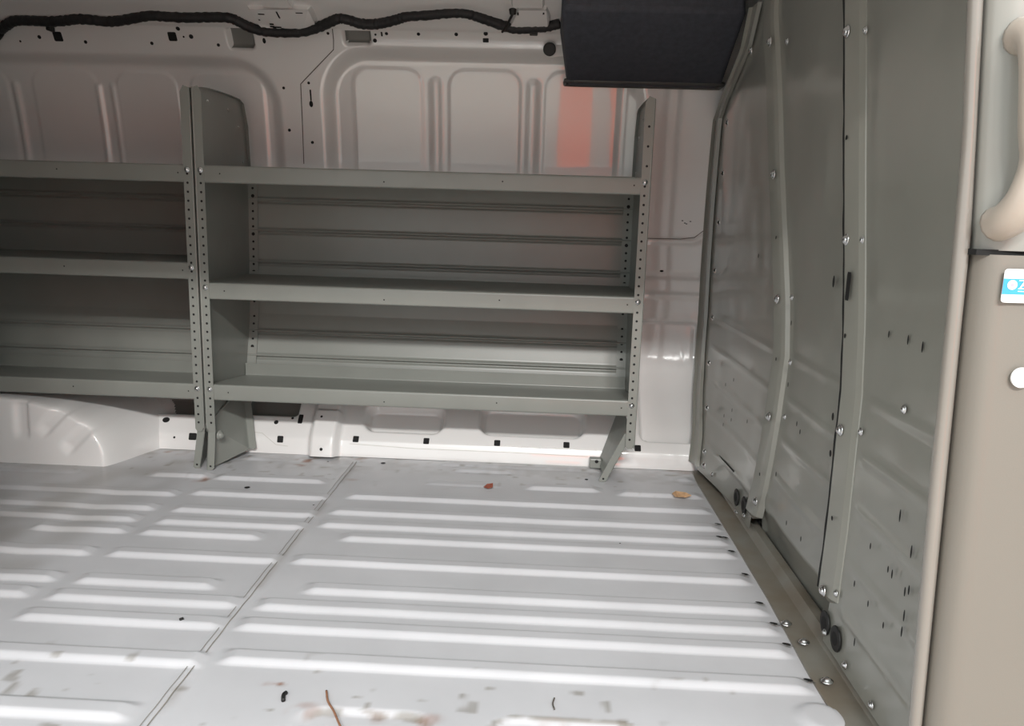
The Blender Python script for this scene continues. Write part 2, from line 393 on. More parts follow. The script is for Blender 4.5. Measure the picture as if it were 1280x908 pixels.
bow('roof_bow', [(650,0.5),(642,18),(636,29),(684,30),(686,12),(682,0.5)], [(664.5,16,2.6,.9),(664.5,20.5,6.5,.9),(654,7.5,1,.8),(661,7.5,1,.8),(658,15,1,.7),(671,15,1,.7),(648,4,.9,4),(680,4,.9,4)],
    'pressed grey roof bow end with slots, beside the black overhead box')

# ------------------------------------------------------------------ cable loom along the cant rail
path = [(-25,48),(0,37),(10,30),(20,26),(40,26),(62,27),(80,26),(97,24),(115,25),(132,27),(150,26),(172,22),(190,19.5),(210,21),(235,22),(260,21.5),(285,22),(298,27),(312,34),(330,39),(352,40.5),(378,39.5),(398,34),(412,28),(424,23),(436,25),(450,29.5),(465,30.5),(480,28.5),(497,24),(508,20.5),(535,18.5),(560,16),(580,16),(595,20),(612,26),(632,33),(648,36),(668,34.5),(685,33),(700,29),(718,27)]
pts = []
for u, v in path:
    x, s = shell(u, v); p = at(u, v, 'y', float(prof_s(s)[0])-.035); pts.append(p)
p0_ = pts[0]; pts = [np.array([xx, p0_[1], p0_[2]+dz]) for xx, dz in ((-2.15, .0), (-1.95, .012), (-1.75, -.006), (-1.55, .008), (-1.35, -.004))]+pts
pts = catmull(pts[:-1], 8)
loom = MB(); rr = [.0155*(1+.10*math.sin(i*1.9)*math.sin(i*.37)+.06*random.random()) for i in range(len(pts))]
loom.tube(pts, rr, 12); lo = loom.build('cable_loom', 'hose', None, auto=60)
tag(lo, 'black taped wiring loom running wavily along the roof edge', 'cable')
for k, (u, v) in enumerate(((62, 35.5), (667, 40))):
    p = at(u, v, 'y', .34); m = MB(); w = .011 if k == 0 else .022
    m.box(p-np.array([w*.6, .012, .008]), p+np.array([w*.6, .02, .008])); m.build('loom_clip', 'rubber', lo, bevel=.003)
p = at(641, 13, 'y', .25); pc = MB(); pc.tube([p+np.array([0, -.006, .016]), p+np.array([0, 0, .004]), p+np.array([0, .004, -.012])], [.008, .013, .009], 10)
pc.tube([p+np.array([0, 0, -.01]), p+np.array([-.02, .03, -.04]), p+np.array([-.035, .06, -.05])], .004, 8); pc.build('connector_plug', 'rubber', lo, auto=50)

# rubber plug on its bracket left of the overhead box
p, n = on_shell(687, 60, .012)
pl = empty('grommet_bracket', p)
m = MB(); m.disc(p*0+np.array([0, -.004, 0])+p-p, n, .021, thick=.016, seg=20); m.build('rubber_plug', 'rubber', pl, auto=40, bevel=.003)
m = MB(); m.prism([(.0, .006, .026), (.05, .006, .02), (.05, .006, -.02), (.0, .006, -.026), (-.022, .006, 0)], (0, .004, 0)); m.build('plate', 'wall', pl, bevel=.002)
tag(pl, 'round black rubber plug on a bracket left of the black box', 'plug')

# ------------------------------------------------------------------ black overhead box
bx_ = MB()
T = [(1.062,.05),(1.575,.05),(1.575,.30),(1.062,.30)]; B = [(1.092,.315),(1.585,.315),(1.585,.385),(1.092,.385)]
zt, zm, zb = 1.50, 1.40, 1.247
V = [(x, yy, zt-(.0 if yy < .1 else .06)) for x, yy in T]+[(x, yy, zm) for x, yy in [(1.062,.05),(1.585,.05),(1.585,.34),(1.062,.34)]]+[(x, yy, zb) for x, yy in B]
Fc = [(3,2,1,0),(8,9,10,11)]+[(k*4+i, k*4+(i+1) % 4, k*4+4+(i+1) % 4, k*4+4+i) for k in range(2) for i in range(4)]
bx_.add(V, Fc); box = bx_.build('overhead_box', 'black', None, auto=35, bevel=.012, bseg=3)
tag(box, 'black foam-covered box hung at the roof corner above the shelving', 'box')
m = MB(); q = [np.array((x, yy, zb+.004)) for x, yy in B]; c = sum(q)/4
loop = [c+(a-c)*1.03 for a in q]
pts = []
for i in range(4):
    a, b = loop[i], loop[(i+1) % 4]; pts += [a+(b-a)*t for t in (.06, .5, .94)]
pts.append(pts[0]); m.tube(pts, .007, 8); m.build('bottom_rim', 'rim', box, auto=50)

# ------------------------------------------------------------------ floor with pressed beads
FX0, FX1, FY0, FY1 = XL, 1.66, -1.275, .185
def fl(u, v, z=0.): return at(u, v, 'z', z)
# (left end px or None, right end px or None, a px on the white front slope, ends beyond the picture)
BE = []
def bead(a, b, x0=None, x1=None, w=1.):
    pa, pb = fl(*a, .005), fl(*b, .005)
    BE.append((x0 if x0 is not None else pa[0], x1 if x1 is not None else pb[0], (pa[1]+pb[1])/2, w))
# right-hand field, running under the partition flange
for a, b in (((435,624.5),(905,638)),((416,642),(912,661)),((403,658.5),(918,678)),((430,676.5),(925,693)),((370,703),(938,727)),
             ((386,739.5),(955,765)),((326,759.5),(972,790)),((300,786),(985,816)),((283,824),(1015,865))): bead(a, b, x1=1.64)
# middle field
for a, b in (((242,617.5),(404,622)),((219,638),(388,644)),((199,653),(374,659)),((178,667),(320,670.5)),((138,694),(342,700)),((98,727),(262,732)),
             ((62,748),(290,755)),((24,773),(270,781)),((0,817),(240,831))): bead(a, b)
BE[-1] = (-.62+.0, BE[-1][1], BE[-1][2], 1.)
# left field
for a, b in (((0,611.5),(218,615)),((0,629),(190,633.5)),((0,643.5),(166,647.5)),((0,687),(106,690.5)),((0,721),(62,723)),((0,742),(28,742.5))): bead(a, b, x0=-1.9)
bead((42,659.5),(152,663))
bead((0,587),(92,588.5), x0=-1.0, w=.7); bead((190,593),(256,595)); bead((305,573),(352,574), w=.6); bead((272,598),(402,601.5))
bead((553,581),(745,588), w=.7); bead((572,588),(638,590.5), w=.8); bead((536,604),(622,607), w=.35); bead((662,610),(745,613.5)); bead((778,617),(890,623), x1=1.64); bead((845,599),(870,601), x1=1.64, w=.7)
bead((20,890),(150,896), x0=-1.2)
ys = np.unique(np.round(np.concatenate([np.arange(FY0, FY1, .0035), [FY1]]), 5))
xf = np.unique(np.concatenate([np.arange(FX0, -.8, .03), np.arange(-.8, FX1, .0085), [FX1]]))
X_, Y_ = np.meshgrid(xf, ys, indexing='ij'); Z_ = np.zeros_like(X_)
for x0, x1, yc, w in BE:
    x1 = min(x1, 1.523); yf = yc-.0085; run, top, bk = .0128, .027, .014
    end = sstep(x0-.022, x0+.014, X_)*sstep(x1+.022, x1-.014, X_)
    h = .0095*w*np.clip((Y_-yf)/run, 0, 1)*np.clip((yf+run+top+bk-Y_)/bk, 0, 1)
    Z_ = np.maximum(Z_, h*end)
# sealed seam between the floor pressings
xsm = .4388
Z_ += .003*np.exp(-((X_-xsm)/.012)**2)*(Y_ < .12)
# shallow trough between the left and middle fields
xl = -.145+.02*Y_
Z_ -= .0022*np.exp(-((X_-xl)/.045)**2)*sstep(.12, .02, Y_)
# threshold recesses by the door
def frect(u0, v0, u1, v1): a, b = fl(u0, v1), fl(u1, v0); return a[0], b[0], a[1], b[1]
t1 = (fl(372, 892)[0], fl(545, 892)[0], -1.36, fl(460, 886)[1]); t2 = (fl(612, 905)[0], fl(806, 905)[0], -1.36, fl(700, 899)[1])
for t in (t1, t2): Z_ -= .008*sstep(.002, -.014, rrect(X_, Y_, *t, .045))
pd = fl(1028, 899); Z_ += .006*sstep(.045, .03, np.hypot(X_-pd[0], Y_-pd[1]))
Z_ += .0009*(vnoise(X_, Y_, 8, 5)-.5)
# stains with a shape of their own, and a darker left part
rust = np.zeros_like(X_); dirt = np.zeros_like(X_)
nz, nz2, nz3 = vnoise(X_, Y_, 45, 1), vnoise(X_, Y_, 12, 2), vnoise(X_, Y_, 110, 9)
for (u, v), r, k in [((383,576),.05,1.),((374,582),.03,.7),((455,575),.05,.6),((215,566),.05,.8),((250,600),.05,.8),((390,573),.02,1),((610,608),.02,.6),((440,600),.03,.3),((860,590),.10,.35),((245,566),.06,.35),
                     ((375,890),.035,.45),((385,884),.03,.4),((470,895),.04,.2),((540,900),.035,.4),((330,854),.02,.6),((350,855),.012,.8),((690,903),.03,.4)]:
    c = fl(u, v); d_ = np.hypot(X_-c[0], (Y_-c[1])*1.6); rust = np.maximum(rust, k*sstep(r, r*.2, d_)*sstep(.45, .75, nz*.6+nz2*.4+.1*nz3))
dirt += .30*sstep(.012, .004, np.abs(X_-xsm-.010))*sstep(.3, .6, nz2)+.22*sstep(.0, .05, Y_)*sstep(.35, .7, nz*.5+nz2*.5)
dirt += .55*sstep(.80, .92, nz)*sstep(-.98, -1.08, Y_)*sstep(.45, .6, nz2)+.40*sstep(.86, .93, nz)*sstep(-.15, .0, Y_)
dirt += .12*sstep(-.08, -.16, X_-.02*Y_)+.30*sstep(.0, -.10, X_)*sstep(.2, .8, nz2*.7+.3*vnoise(X_, Y_, 3, 8))  # darker tone over the left part of the floor
edge1 = np.abs(rrect(X_, Y_, *t1, .045)+.008); dirt += .6*sstep(.010, .002, edge1)*sstep(.4, .65, nz)
edge2 = np.abs(rrect(X_, Y_, *t2, .045)); dirt += .6*sstep(.007, .002, edge2)*sstep(.25, .5, nz)
floor = grid('floor', np.stack([X_, Y_, Z_], -1), 'floor', attrs={'dirt': np.clip(dirt, 0, .8), 'rust': np.clip(rust, 0, .9)})
tag(floor, kind='structure')
sm = MB()
for dx, w in ((-.0045, .0012), (.0065, .0018)):
    yy = np.arange(-1.27, .13, .02); V = []
    for k, yv in enumerate(yy):
        j = dx+.0005*math.sin(k*1.7)+.0005*math.sin(k*.6); zz = .0014+.003*math.exp(-(j/.012)**2); V += [(xsm+j-w/2, yv, zz), (xsm+j+w/2, yv, zz)]
    sm.add(V, [(2*i, 2*i+1, 2*i+3, 2*i+2) for i in range(len(yy)-1)])
join(sm.build('floor_seam', 'fseam'), floor)
fh = MB()
for u, v, r in ((479,579.5,2.4),(309,610,2.8),(733,600,1.8),(392,632,1),(620,660,1),(410,577.5,1),(775,680,1)):
    p = fl(u, v); fh.disc(p+np.array([0, 0, .0012]), (0, 0, 1), r*np.linalg.norm(p-CAM)/F*1.2, up=(0, 1, 0))
for u, v in ((897,657),(899,673),(906,674),(914,691),(931,720),(949,756),(967,782),(983,808),(1010,853)):
    p = fl(u, v, .006); fh.disc(p+np.array([0, 0, .0045]), (0, 0, 1), .0085, .004, up=(.3, 1, 0)); fh.disc(p+np.array([.004, -.006, .0043]), (0, 0, 1), .007, .002, up=(.3, 1, 0), mi=1)
join(fh.build('floor_holes', ['dark', 'zinc']), floor)

# ------------------------------------------------------------------ wheel arch
ax, az = np.meshgrid(np.arange(-1.45, -.16, .005), np.arange(-.004, .262, .004), indexing='ij')
cx, A_, B_ = -.82, .585, .242
q = np.sqrt(np.abs((ax-cx)/A_)**2.6+np.clip(az/B_, 0, None)**2.6)
py = prof_y(np.clip(az, 0, 1.3)); front = -.035+.035*np.clip(az/B_, 0, 1)**2
k = sstep(1.0, .80, q); ay = py+.012-(py+.012-front)*k
for u0, v0, u1, v1 in ((34,500,34,545),(104,497,56,544),(134,521,88,566)):
    a, b = at(u0, v0, 'y', .0), at(u1, v1, 'y', -.03); d = (b-a)[[0, 2]]; L = np.linalg.norm(d); d /= L
    side = (ax-a[0])*d[1]-(az-a[2])*d[0]; along = (ax-a[0])*d[0]+(az-a[2])*d[1]
    ay += .012*sstep(-.012, .004, side)*sstep(.05, .02, side)*sstep(-.02, .02, along)*sstep(L+.02, L-.02, along)*k
ay = np.where(q > 1.01, py+.12, ay)
arch = grid('wheel_arch', np.stack([ax, ay, az], -1), 'wall'); tag(arch, kind='structure')

# ------------------------------------------------------------------ shelving units
Y_BACK = lambda z: float(np.interp(z, [0, .25, .45, .9, 1.2], [.15, .335, .385, .405, .385]))
def shelf_mesh(x0, x1, z, depth, rise=.012, drop=0., lip=.05):
    m = MB(); sec = rounded([(.013, z-lip+.001), (.001, z-lip+.001), (.001, z), (depth, z-drop), (depth, z-drop+rise)], .006, 4)
    m.prism([(x0, a, b) for a, b in strip2d(sec, .002)], (x1-x0, 0, 0)); return m
def end_panel(root, X, inward, top=True, leg=None):
    """web in the plane x = X, flanges turned inward (+1 towards +x)"""
    web = [(0, .118), (0, 1.150)] + [(at(u, v, 'x', 0.)[1], at(u, v, 'x', 0.)[2]) for u, v in ((248,108.5),(258.6,110),(272,114),(286,119),(297,124),(302,130))] + [(.395, 1.09), (.41, .93), (.40, .6), (.375, .4), (.325, .225), (.20, .165), (.03, .118)]
    m = MB(); m.prism([(X, a, b) for a, b in web], (inward*.002, 0, 0))
    # turned edge all round the outline
    def lip(pts, w):
        for (a, b), (c, d) in zip(pts[:-1], pts[1:]):
            L = math.hypot(c-a, d-b); nx, ny = (d-b)/L*.0018, -(c-a)/L*.0018
            m.prism([(X, a, b), (X, c, d), (X, c+nx, d+ny), (X, a+nx, b+ny)], (inward*w, 0, 0))
    lip(web[1:11], .011)
    panel = m.build('end_panel', 'shelf', root, bevel=0)
    # front flange with its row of slots, rounded at the foot
    f = MB(); w = .028; x0, x1 = X, X+inward*w
    prof = [(x0, .135), (x0, 1.152), (x0+inward*.018, 1.158), (x1, 1.140), (x1, .128), (x1-inward*.006, .118), (x0+inward*.008, .118)]
    f.prism([(a, -.0022, b) for a, b in prof], (0, .0022, 0)); f.tube([(X+inward*.0015, -.0006, .13), (X+inward*.0015, -.0006, 1.15)], .0026, 8)
    zz = np.arange(.148, .91, .0262)
    for z in zz: f.disc((X+inward*.0165, -.0026, z), (0, -1, 0), .0036, mi=1)
    if inward < 0 and X > 1:
        for z in (1.075, 1.02, .965): f.disc((X+inward*.014, -.0026, z), (0, -1, 0), .0036, mi=1)
    f.build('front_flange', ['shelf', 'dark'], panel, auto=40)
    # rear flange with holes
    b = MB(); zz = np.linspace(.262, .93, 16); V = []
    for z in zz: V += [(X, Y_BACK(z)-.003, z), (X+inward*.034, Y_BACK(z)-.003, z), (X+inward*.034, Y_BACK(z)-.005, z), (X, Y_BACK(z)-.005, z)]
    b.add(V, [(4*i+k, 4*i+(k+1) % 4, 4*i+4+(k+1) % 4, 4*i+4+k) for i in range(len(zz)-1) for k in range(4)])
    for i, z in enumerate(np.arange(.335, .90, .0262)):
        b.disc((X+inward*.018, Y_BACK(z)-.0056, z), (0, -1, .05), .0042 if i % 5 else .006, mi=1)
    b.build('rear_flange', ['shelf', 'dark'], panel)
    # little fixing screws on the web
    for yy, z in ((.10, 1.13), (.25, 1.125), (.33, 1.08), (.36, .97)):
        s = MB(); s.dome((X+inward*.002, yy, z), (inward, 0, 0), .004, .003); s.build('screw', 'zinc', panel, smooth=True)
    return panel
def leg_bracket(root, front_top, front_bot, rear_top, rear_bot, inward, rear=True):
    """folded leg: web between the four corners, a front and a rear flange"""
    ft, fb, rt, rb_ = (np.array(p, float) for p in (front_top, front_bot, rear_top, rear_bot))
    m = MB(); t = np.array([inward*.0025, 0, 0]); m.prism([fb, ft, rt, rb_], t); w = np.array([inward*.025, 0, 0])
    leg = m.build('leg_bracket', 'shelf', root)
    def fl_(a, b, nm, ext):
        d = (b-a)/np.linalg.norm(b-a); b2 = b+d*ext; g = MB()
        pts = [a, a+w, b2+w*.95-d*.006, b2+w*.7, b2+w*.2, b2-d*.008]
        g.prism(pts, (0, .0025 if nm != 'rear_flange' else -.0025, 0)); c = b2+w*.5-d*.012
        g.disc(c+np.array([0, -.0006, 0]), (0, -1, 0), .0034, mi=1)
        g.build(nm, ['shelf', 'dark'], leg)
    fl_(ft, fb, 'front_flange', .0)
    if rear: fl_(rt, rb_, 'rear_flange', .0)
    else:
        g = MB(); g.box(rb_+np.array([-.034, -.03, -.02]), rb_+np.array([.004, .0, .012])); g.disc(rb_+np.array([-.012, -.0306, .004]), (0, -1, 0), .006, mi=1); g.build('rear_foot', ['shelf', 'dark'], leg, bevel=.003)
    return leg
def bolt(root, p, n=(0, -1, 0), r=.0062, h=.006, name='bolt'):
    m = MB(); m.dome(p, n, r, h); return m.build(name, 'zinc', root, smooth=True)
def unit(x0, x1, zs, label):
    root = empty('shelving_unit', (x0, 0, 0)); root.location = (0, 0, 0)
    end_panel(root, x0, 1); end_panel(root, x1, -1)
    for z, dp, rise, drop in zip(zs, (.385, .38, .318), (.012, .012, .044), (0., 0., .034)):
        sh = shelf_mesh(x0+.004, x1-.004, z, dp, rise, drop).build('shelf', 'shelf', root, auto=35)
        h = MB()
        for f_ in (.055, .42, .68, .965): h.disc((x0+(x1-x0)*f_, -.0006, z-.028+.006*math.sin(f_*40)), (0, -1, 0), .0022)
        join(h.build('lip_holes', 'dark'), sh)
        for xx in (x0+.0165, x1-.0165): bolt(root, (xx, -.0024, z-.014))
    # back panel with rolled beads between the top and bottom shelf
    zz = np.linspace(zs[2]+.005, zs[0]-.012, 220); d = np.zeros_like(zz); lo_, mi_, hi_ = zs[2], zs[1], zs[0]
    for zc in (.300, .385, .628, .738, .844):
        d += .009*np.exp(-((zz-zc-.006)/.0042)**2)-.009*np.exp(-((zz-zc+.004)/.0036)**2)
    yb = np.array([Y_BACK(z) for z in zz])-d; xg = np.linspace(x0+.003, x1-.003, 60)
    P = np.stack(np.broadcast_arrays(xg[:, None], yb[None], zz[None]), -1)
    grid('back_panel', P, 'shelf', root)
    tag(root, label, 'shelving', 'steel shelving units on the van wall'); return root
UX0, UX1 = -.003, 1.337
ur = unit(UX0, UX1, (.9335, .5866, .2701), 'right-hand grey steel shelving unit with three empty shelves, beside the partition')
leg_bracket(ur, (-.001, .004, .14), (.003, -.026, .001), (.004, .275, .215), (.072, .150, .020), 1)
leg_bracket(ur, (1.330, .004, .165), (1.256, .02, .001), (1.316, .25, .2), (1.246, .160, .028), -1, rear=False)
ul = unit(-1.30, -.010, (.9335, .6455, .2705), 'left-hand grey steel shelving unit cut off by the photo edge, above the wheel arch')
leg_bracket(ul, (-.008, .006, .14), (-.022, -.014, .001), (-.014, .275, .215), (-.055, .145, .020), -1)
leg_bracket(ul, (-1.29, .004, .15), (-1.27, -.09, .001), (-1.29, .30, .22), (-1.27, -.045, .02), 1)
for dz in (0, .012): pass
m = MB(); m.dome((.034, .012, .105), (1, -.3, 0), .012, .012); m.build('clamp_nut', 'shelf', ur, smooth=True)

# ------------------------------------------------------------------ partition (bulkhead)
def ymax(z):
    lim = prof_y(z)-.004
    pc = [(1.155, .43), (1.20, .33), (1.30, .05), (1.42, -.12), (1.53, -.3)]
    cut = np.interp(z, [p[0] for p in pc], [p[1] for p in pc])
    return np.where(z > 1.155, np.minimum(lim, cut), lim)
def bulk_x(y, z):
    xi = np.interp(z, [0, .03, .25, .5, .75, 1.0, 1.25, 1.5], [1.602, 1.604, 1.617, 1.628, 1.616, 1.600, 1.584, 1.568])
    ye = ymax(z); xe = np.interp(z, [0, .05, .12, .3, .5, .76, 1.16, 1.3, 1.5], [1.562, 1.568, 1.585, 1.612, 1.619, 1.618, 1.616, 1.60, 1.57])
    k = sstep(-.12, 1., (y-ye+.35)/.35*1.)          # bends into the wall line over the last hand's breadth
    k = sstep(.35, .0, ye-y)
    return xi*(1-k)+xe*k
def bulk(u, v, off=0.):
    d = ray(u, v); t = 2.0
    for _ in range(60):
        p = CAM+t*d; t += (float(bulk_x(p[1], np.array(p[2])))-off-p[0])/d[0]*.9
    return CAM+t*d
RIB1 = [bulk(u-4.5, v, .017) for u, v in ((962,10),(965,110),(968,217),(971.5,300),(974.5,375),(974,440),(963,520),(949,600),(937,648))]
RIB2 = [bulk(u, v, .02) for u, v in ((1061.5,-8),(1061.5,100),(1061,200),(1061,300),(1060.5,400),(1057,490),(1051.5,540),(1040,650),(1026,755))]
def rib_y(R_):
    z = np.array([p[2] for p in R_])[::-1]; yv = np.array([p[1] for p in R_])[::-1]
    return lambda q: np.interp(q, z, yv)
y1f, y2f = rib_y(RIB1), rib_y(RIB2)
bk = empty('cargo_partition'); tag(bk, 'grey steel cargo partition with two upright ribs and bright bolts', 'partition')
zr = np.linspace(.022, 1.515, 190)
def panel(name, ya, yb, off, m=90, extra=None):
    V = []
    U = np.linspace(0, 1, m)
    Zg, Ug = np.meshgrid(zr, U, indexing='ij'); A = ya(zr)[:, None]; Bb = yb(zr)[:, None]; Yg = A+(Bb-A)*Ug
    Xg = bulk_x(Yg, Zg)-off
    # long low swages and shallow oil-canning of the sheet
    for zc in (.11, .20, .30, .40, .50):
        Xg -= .0035*np.exp(-((Zg-zc)/.008)**2)*sstep(.0, .14, Ug)*sstep(.9, .78, Ug)
    Xg += (.006*(vnoise(Yg, Zg, 5, 21)-.5)+.003*(vnoise(Yg, Zg, 13, 22)-.5))*sstep(.1, .22, Ug)*sstep(.9, .78, Ug)
    if extra is not None: Xg += extra(Yg, Zg, Ug)
    return grid(name, np.stack([Xg, Yg, Zg], -1), 'bulk', bk, flip=False)
sp = panel('side_panel', lambda z: y1f(z)+.0, lambda z: ymax(z), .004)
cp = panel('center_panel', lambda z: y2f(z)-.0, lambda z: y1f(z), .0025, extra=lambda y_, z_, u_: .03*sstep(.13, .03, z_)+.006*sstep(.0, .06, u_)*sstep(1., .94, u_))
np_ = panel('side_panel', lambda z: np.full_like(z, -1.272), lambda z: y2f(z), .004)
def rib(yf, z0, z1, w, h, seam):
    zz = np.linspace(z0, z1, 90); V = []
    sec = [(-w/2-.024, -.008), (-w/2-.015, .006), (-w/2-.004, h*.62), (-w/2+.003, h*.72), (w/2-.003, h), (w/2+.002, h*.93), (w/2+.003, .003), (w/2+.012, .002)]
    for z in zz:
        yc = float(yf(z)); V += [(float(bulk_x(yc+a, np.array(z)))-hh, yc+a, z) for a, hh in sec]
    n = len(sec); m = MB(); m.add(V, [(n*i+k, n*i+k+1, n*i+n+k+1, n*i+n+k) for i in range(len(zz)-1) for k in range(n-1)])
    # rounded foot
    m.add([V[k] for k in range(n)]+[(float(bulk_x(float(yf(z0)), np.array(z0)))-.003, float(yf(z0)), z0-.02)], [(k, k+1, n) for k in range(n-1)])
    r = m.build('upright_rib', 'bulk', bk, auto=14)
    if seam:
        s = MB(); V2 = []
        for i, z in enumerate(zz):
            yc = float(yf(z))+w/2+.0015; x = float(bulk_x(yc, np.array(z)))-h+.001; V2 += [(x, yc, z), (x-.0002, yc+.0075+.0022*math.sin(i*.9)*math.sin(i*.23), z)]
        s.add(V2, [(2*i, 2*i+1, 2*i+3, 2*i+2) for i in range(len(zz)-1)]); s.build('overlap_gap', 'dark', r)
    return r
r1 = rib(y1f, .075, 1.46, .046, .017, False); r2 = rib(y2f, .118, 1.42, .044, .02, True)
# turned edge along the wall
zz = np.linspace(.035, 1.38, 120); V = []; sec = [(-.062, .002), (-.058, .012), (-.012, .014), (-.003, .022), (.0, .022), (.001, .004)]
for z in zz:
    ye = float(ymax(np.array(z)))
    V += [(float(bulk_x(ye+a, np.array(z)))-.004-h, ye+a, z) for a, h in sec]
n = len(sec); m = MB(); m.add(V, [(n*i+k, n*i+k+1, n*i+n+k+1, n*i+n+k) for i in range(len(zz)-1) for k in range(n-1)])
m.build('edge_flange', 'bulk', bk, auto=40)
# floor angle
ff = MB()
a = [fl(869.5, 598, .011), fl(1010, 836, .011), fl(1040, 882, .011), fl(1064, 905, .011)]
a = [np.array([1.5585, .135, .011]), np.array([1.5585, -1.10, .011]), np.array([1.575, -1.15, .011]), np.array([1.60, -1.20, .011]), np.array([1.64, -1.25, .011])]
b = [np.array([1.585, .135, .016]), np.array([1.606, .0, .016]), np.array([1.612, -1.10, .016]), np.array([1.616, -1.2, .016]), np.array([1.65, -1.25, .016])]
V = []; ya = np.linspace(.16, -1.10, 40)
XF = lambda q: float(np.interp(q, [-1.1, -.99, -.7, -.39, .06, .16], [1.546, 1.545, 1.552, 1.551, 1.546, 1.552]))
for yv in ya: V += [(XF(yv), yv, .0025), (XF(yv), yv, .011), (1.600+(.0 if yv < 0 else -.015*yv/.135), yv, .0135), (1.612+(.0 if yv < 0 else -.025*yv/.135), yv, .028), (1.63, yv, .03), (1.63, yv, .0025)]
for k, (xx, yv) in enumerate(((1.552, -1.135), (1.568, -1.165), (1.592, -1.20), (1.618, -1.222))): V += [(xx, yv, .0025), (xx, yv, .011), (max(1.60, xx+.004), yv, .0135), (max(1.612, xx+.008), yv, .028), (1.636, yv, .03), (1.636, yv, .0025)]
n = 6; k_ = len(V)//n
V = [(a, b, .0045 if c == .011 else 0. if c == .0025 else .007 if c == .0135 else c) for a, b, c in V]
ff.add(V, [(n*i+k, n*i+(k+1) % n, n*i+n+(k+1) % n, n*i+n+k) for i in range(k_-1) for k in range(n)]+[tuple(range(n)), tuple(range((k_-1)*n, k_*n))[::-1]])
fo = ff.build('floor_flange', 'flange', bk, auto=40)
# raised bolts and small studs
def bb(u, v, r=.0075, h=.006):
    p = bulk(u, v); e_ = .01
    tx = float(bulk_x(p[1]+e_, np.array(p[2]))-bulk_x(p[1]-e_, np.array(p[2])))/(2*e_)
    nn = np.array([-1, tx, 0]); nn /= np.linalg.norm(nn)
    for _ in range(2): p2 = p+nn*h
    # keep the sight line: slide along the panel so the raised head sits where it is seen
    d = ray(u, v); t = (p2-CAM)@nn/(d@nn); return bolt(bk, CAM+t*d, nn, r, r*.9)
for u, v in ((939,63.5),(909.5,153.5),(904,216.5),(899,278),(894,338),(891,397),(886.5,454),(884,510),(881,565),(880,582)): bb(u, v, .0075, .022)
for u, v in ((962.5,52.5),(967,218),(971.5,374),(961,521),(944.6,627),(1059,39.5),(1058,299.5),(1050.5,538),(1029,739)): bb(u, v, .0085, .0165 if u < 1000 else .0185)
for u, v in ((984,52),(990,372),(988,453),(981,521),(930,645),(890,593),(1082,38),(1078,300),(1045,742),(1031,791),(1056,832),(1089,882),(1076,540),(1130,512)): bb(u, v, .0055, .008)
for u, v in ((1005,803),(1034,852),(983,780),(922,640)):
    p = at(u, v, 'z', .014); bolt(fo, p, (-.05, 0, 1), .008, .007)
# plugs and punched holes
def gro(u, v, r):
    p = bulk(u, v)-np.array([.006, 0, 0]); m = MB(); m.disc(p, (-1, 0, 0), r, r*1.05, thick=.004, seg=20); o = m.build('grommet', 'rubber', bk, bevel=.002)
    m = MB(); m.disc(p-np.array([.0045, 0, 0]), (-1, 0, 0), r*.55, seg=16); m.build('grommet_center', 'dark', o)
for u, v, r in ((924,622,.023),(933.5,632,.023),(1036.5,779,.022),(1050,799,.023)): gro(u, v, r)
hs = MB()
def ph(u, v, ry, rz, sq=False, off=.008, tilt=None):
    p = bulk(u, v)
    d = ray(u, v); t = (p[0]-off-CAM[0])/d[0]; hs.disc(CAM+t*d, (-1, 0, 0), ry, rz, square=sq, up=tilt)
ph(1060,358,.009,.026,True,off=.0228); ph(1042,352,.006,.012); ph(1041,521,.006,.008); ph(1038,567,.006,.007)
for u, v in ((970,297),(970,449),(949.5,593),(1058,172),(1056,420),(1040,648)): ph(u, v, .0045, .0045, off=.0172 if u < 1000 else .0205)
for u, v in ((970,593),(989,404),(985,481),(907,481),(917,475),(905,520),(915,513),(904,531),(914,525),(934,527),(983,654),(1001,674),(1000,540),(996,530),(948,320)): ph(u, v, .0035, .006)
for u, v, L in ((1111,418,.006),(1135,425,.008),(1153,434,.009),(1125,645,.011),(1139,690,.011),(1115,718,.008),(1136,738,.008),(1131,740,.008),(1130,770,.010),(1127,790,.009),(1068,803,.008),(1088,683,.006),(1110,712,.006),(1068,730,.006),(1085,755,.006),(1104,782,.006)): ph(u, v, .0026, L)
a_, b_ = bulk(902.6, 571)-np.array([.0085, 0, 0]), bulk(920.7, 591)-np.array([.0085, 0, 0]); hs.prism([a_, b_, b_+np.array([0, .001, .005]), a_+np.array([0, .001, .004])], (.0004, 0, 0))
HS = hs.build('punched_holes', 'dark'); join(HS, np_)
# filler behind the partition closes the cargo space
m = MB(); m.box((1.665, -1.27, -.02), (1.69, .52, 1.56)); tag(m.build('wall_front', 'primer'), kind='structure')

# ------------------------------------------------------------------ near side of the van: side wall with the sliding-door opening
ZH = 1.235
m = MB(); JX = -.08
m.box((XL, -1.33, -.35), (JX, -1.275, 1.42)); m.box((JX, -1.33, ZH), (1.62, -1.275, 1.42)); m.box((JX, -1.33, -.35), (1.62, -1.276, -.012))
tag(m.build('wall_right', 'wall'), kind='structure')
m = MB(); m.box((XL-.03, -1.33, -.02), (XL, .5, 1.56)); tag(m.build('wall_rear', 'wall'), kind='structure')
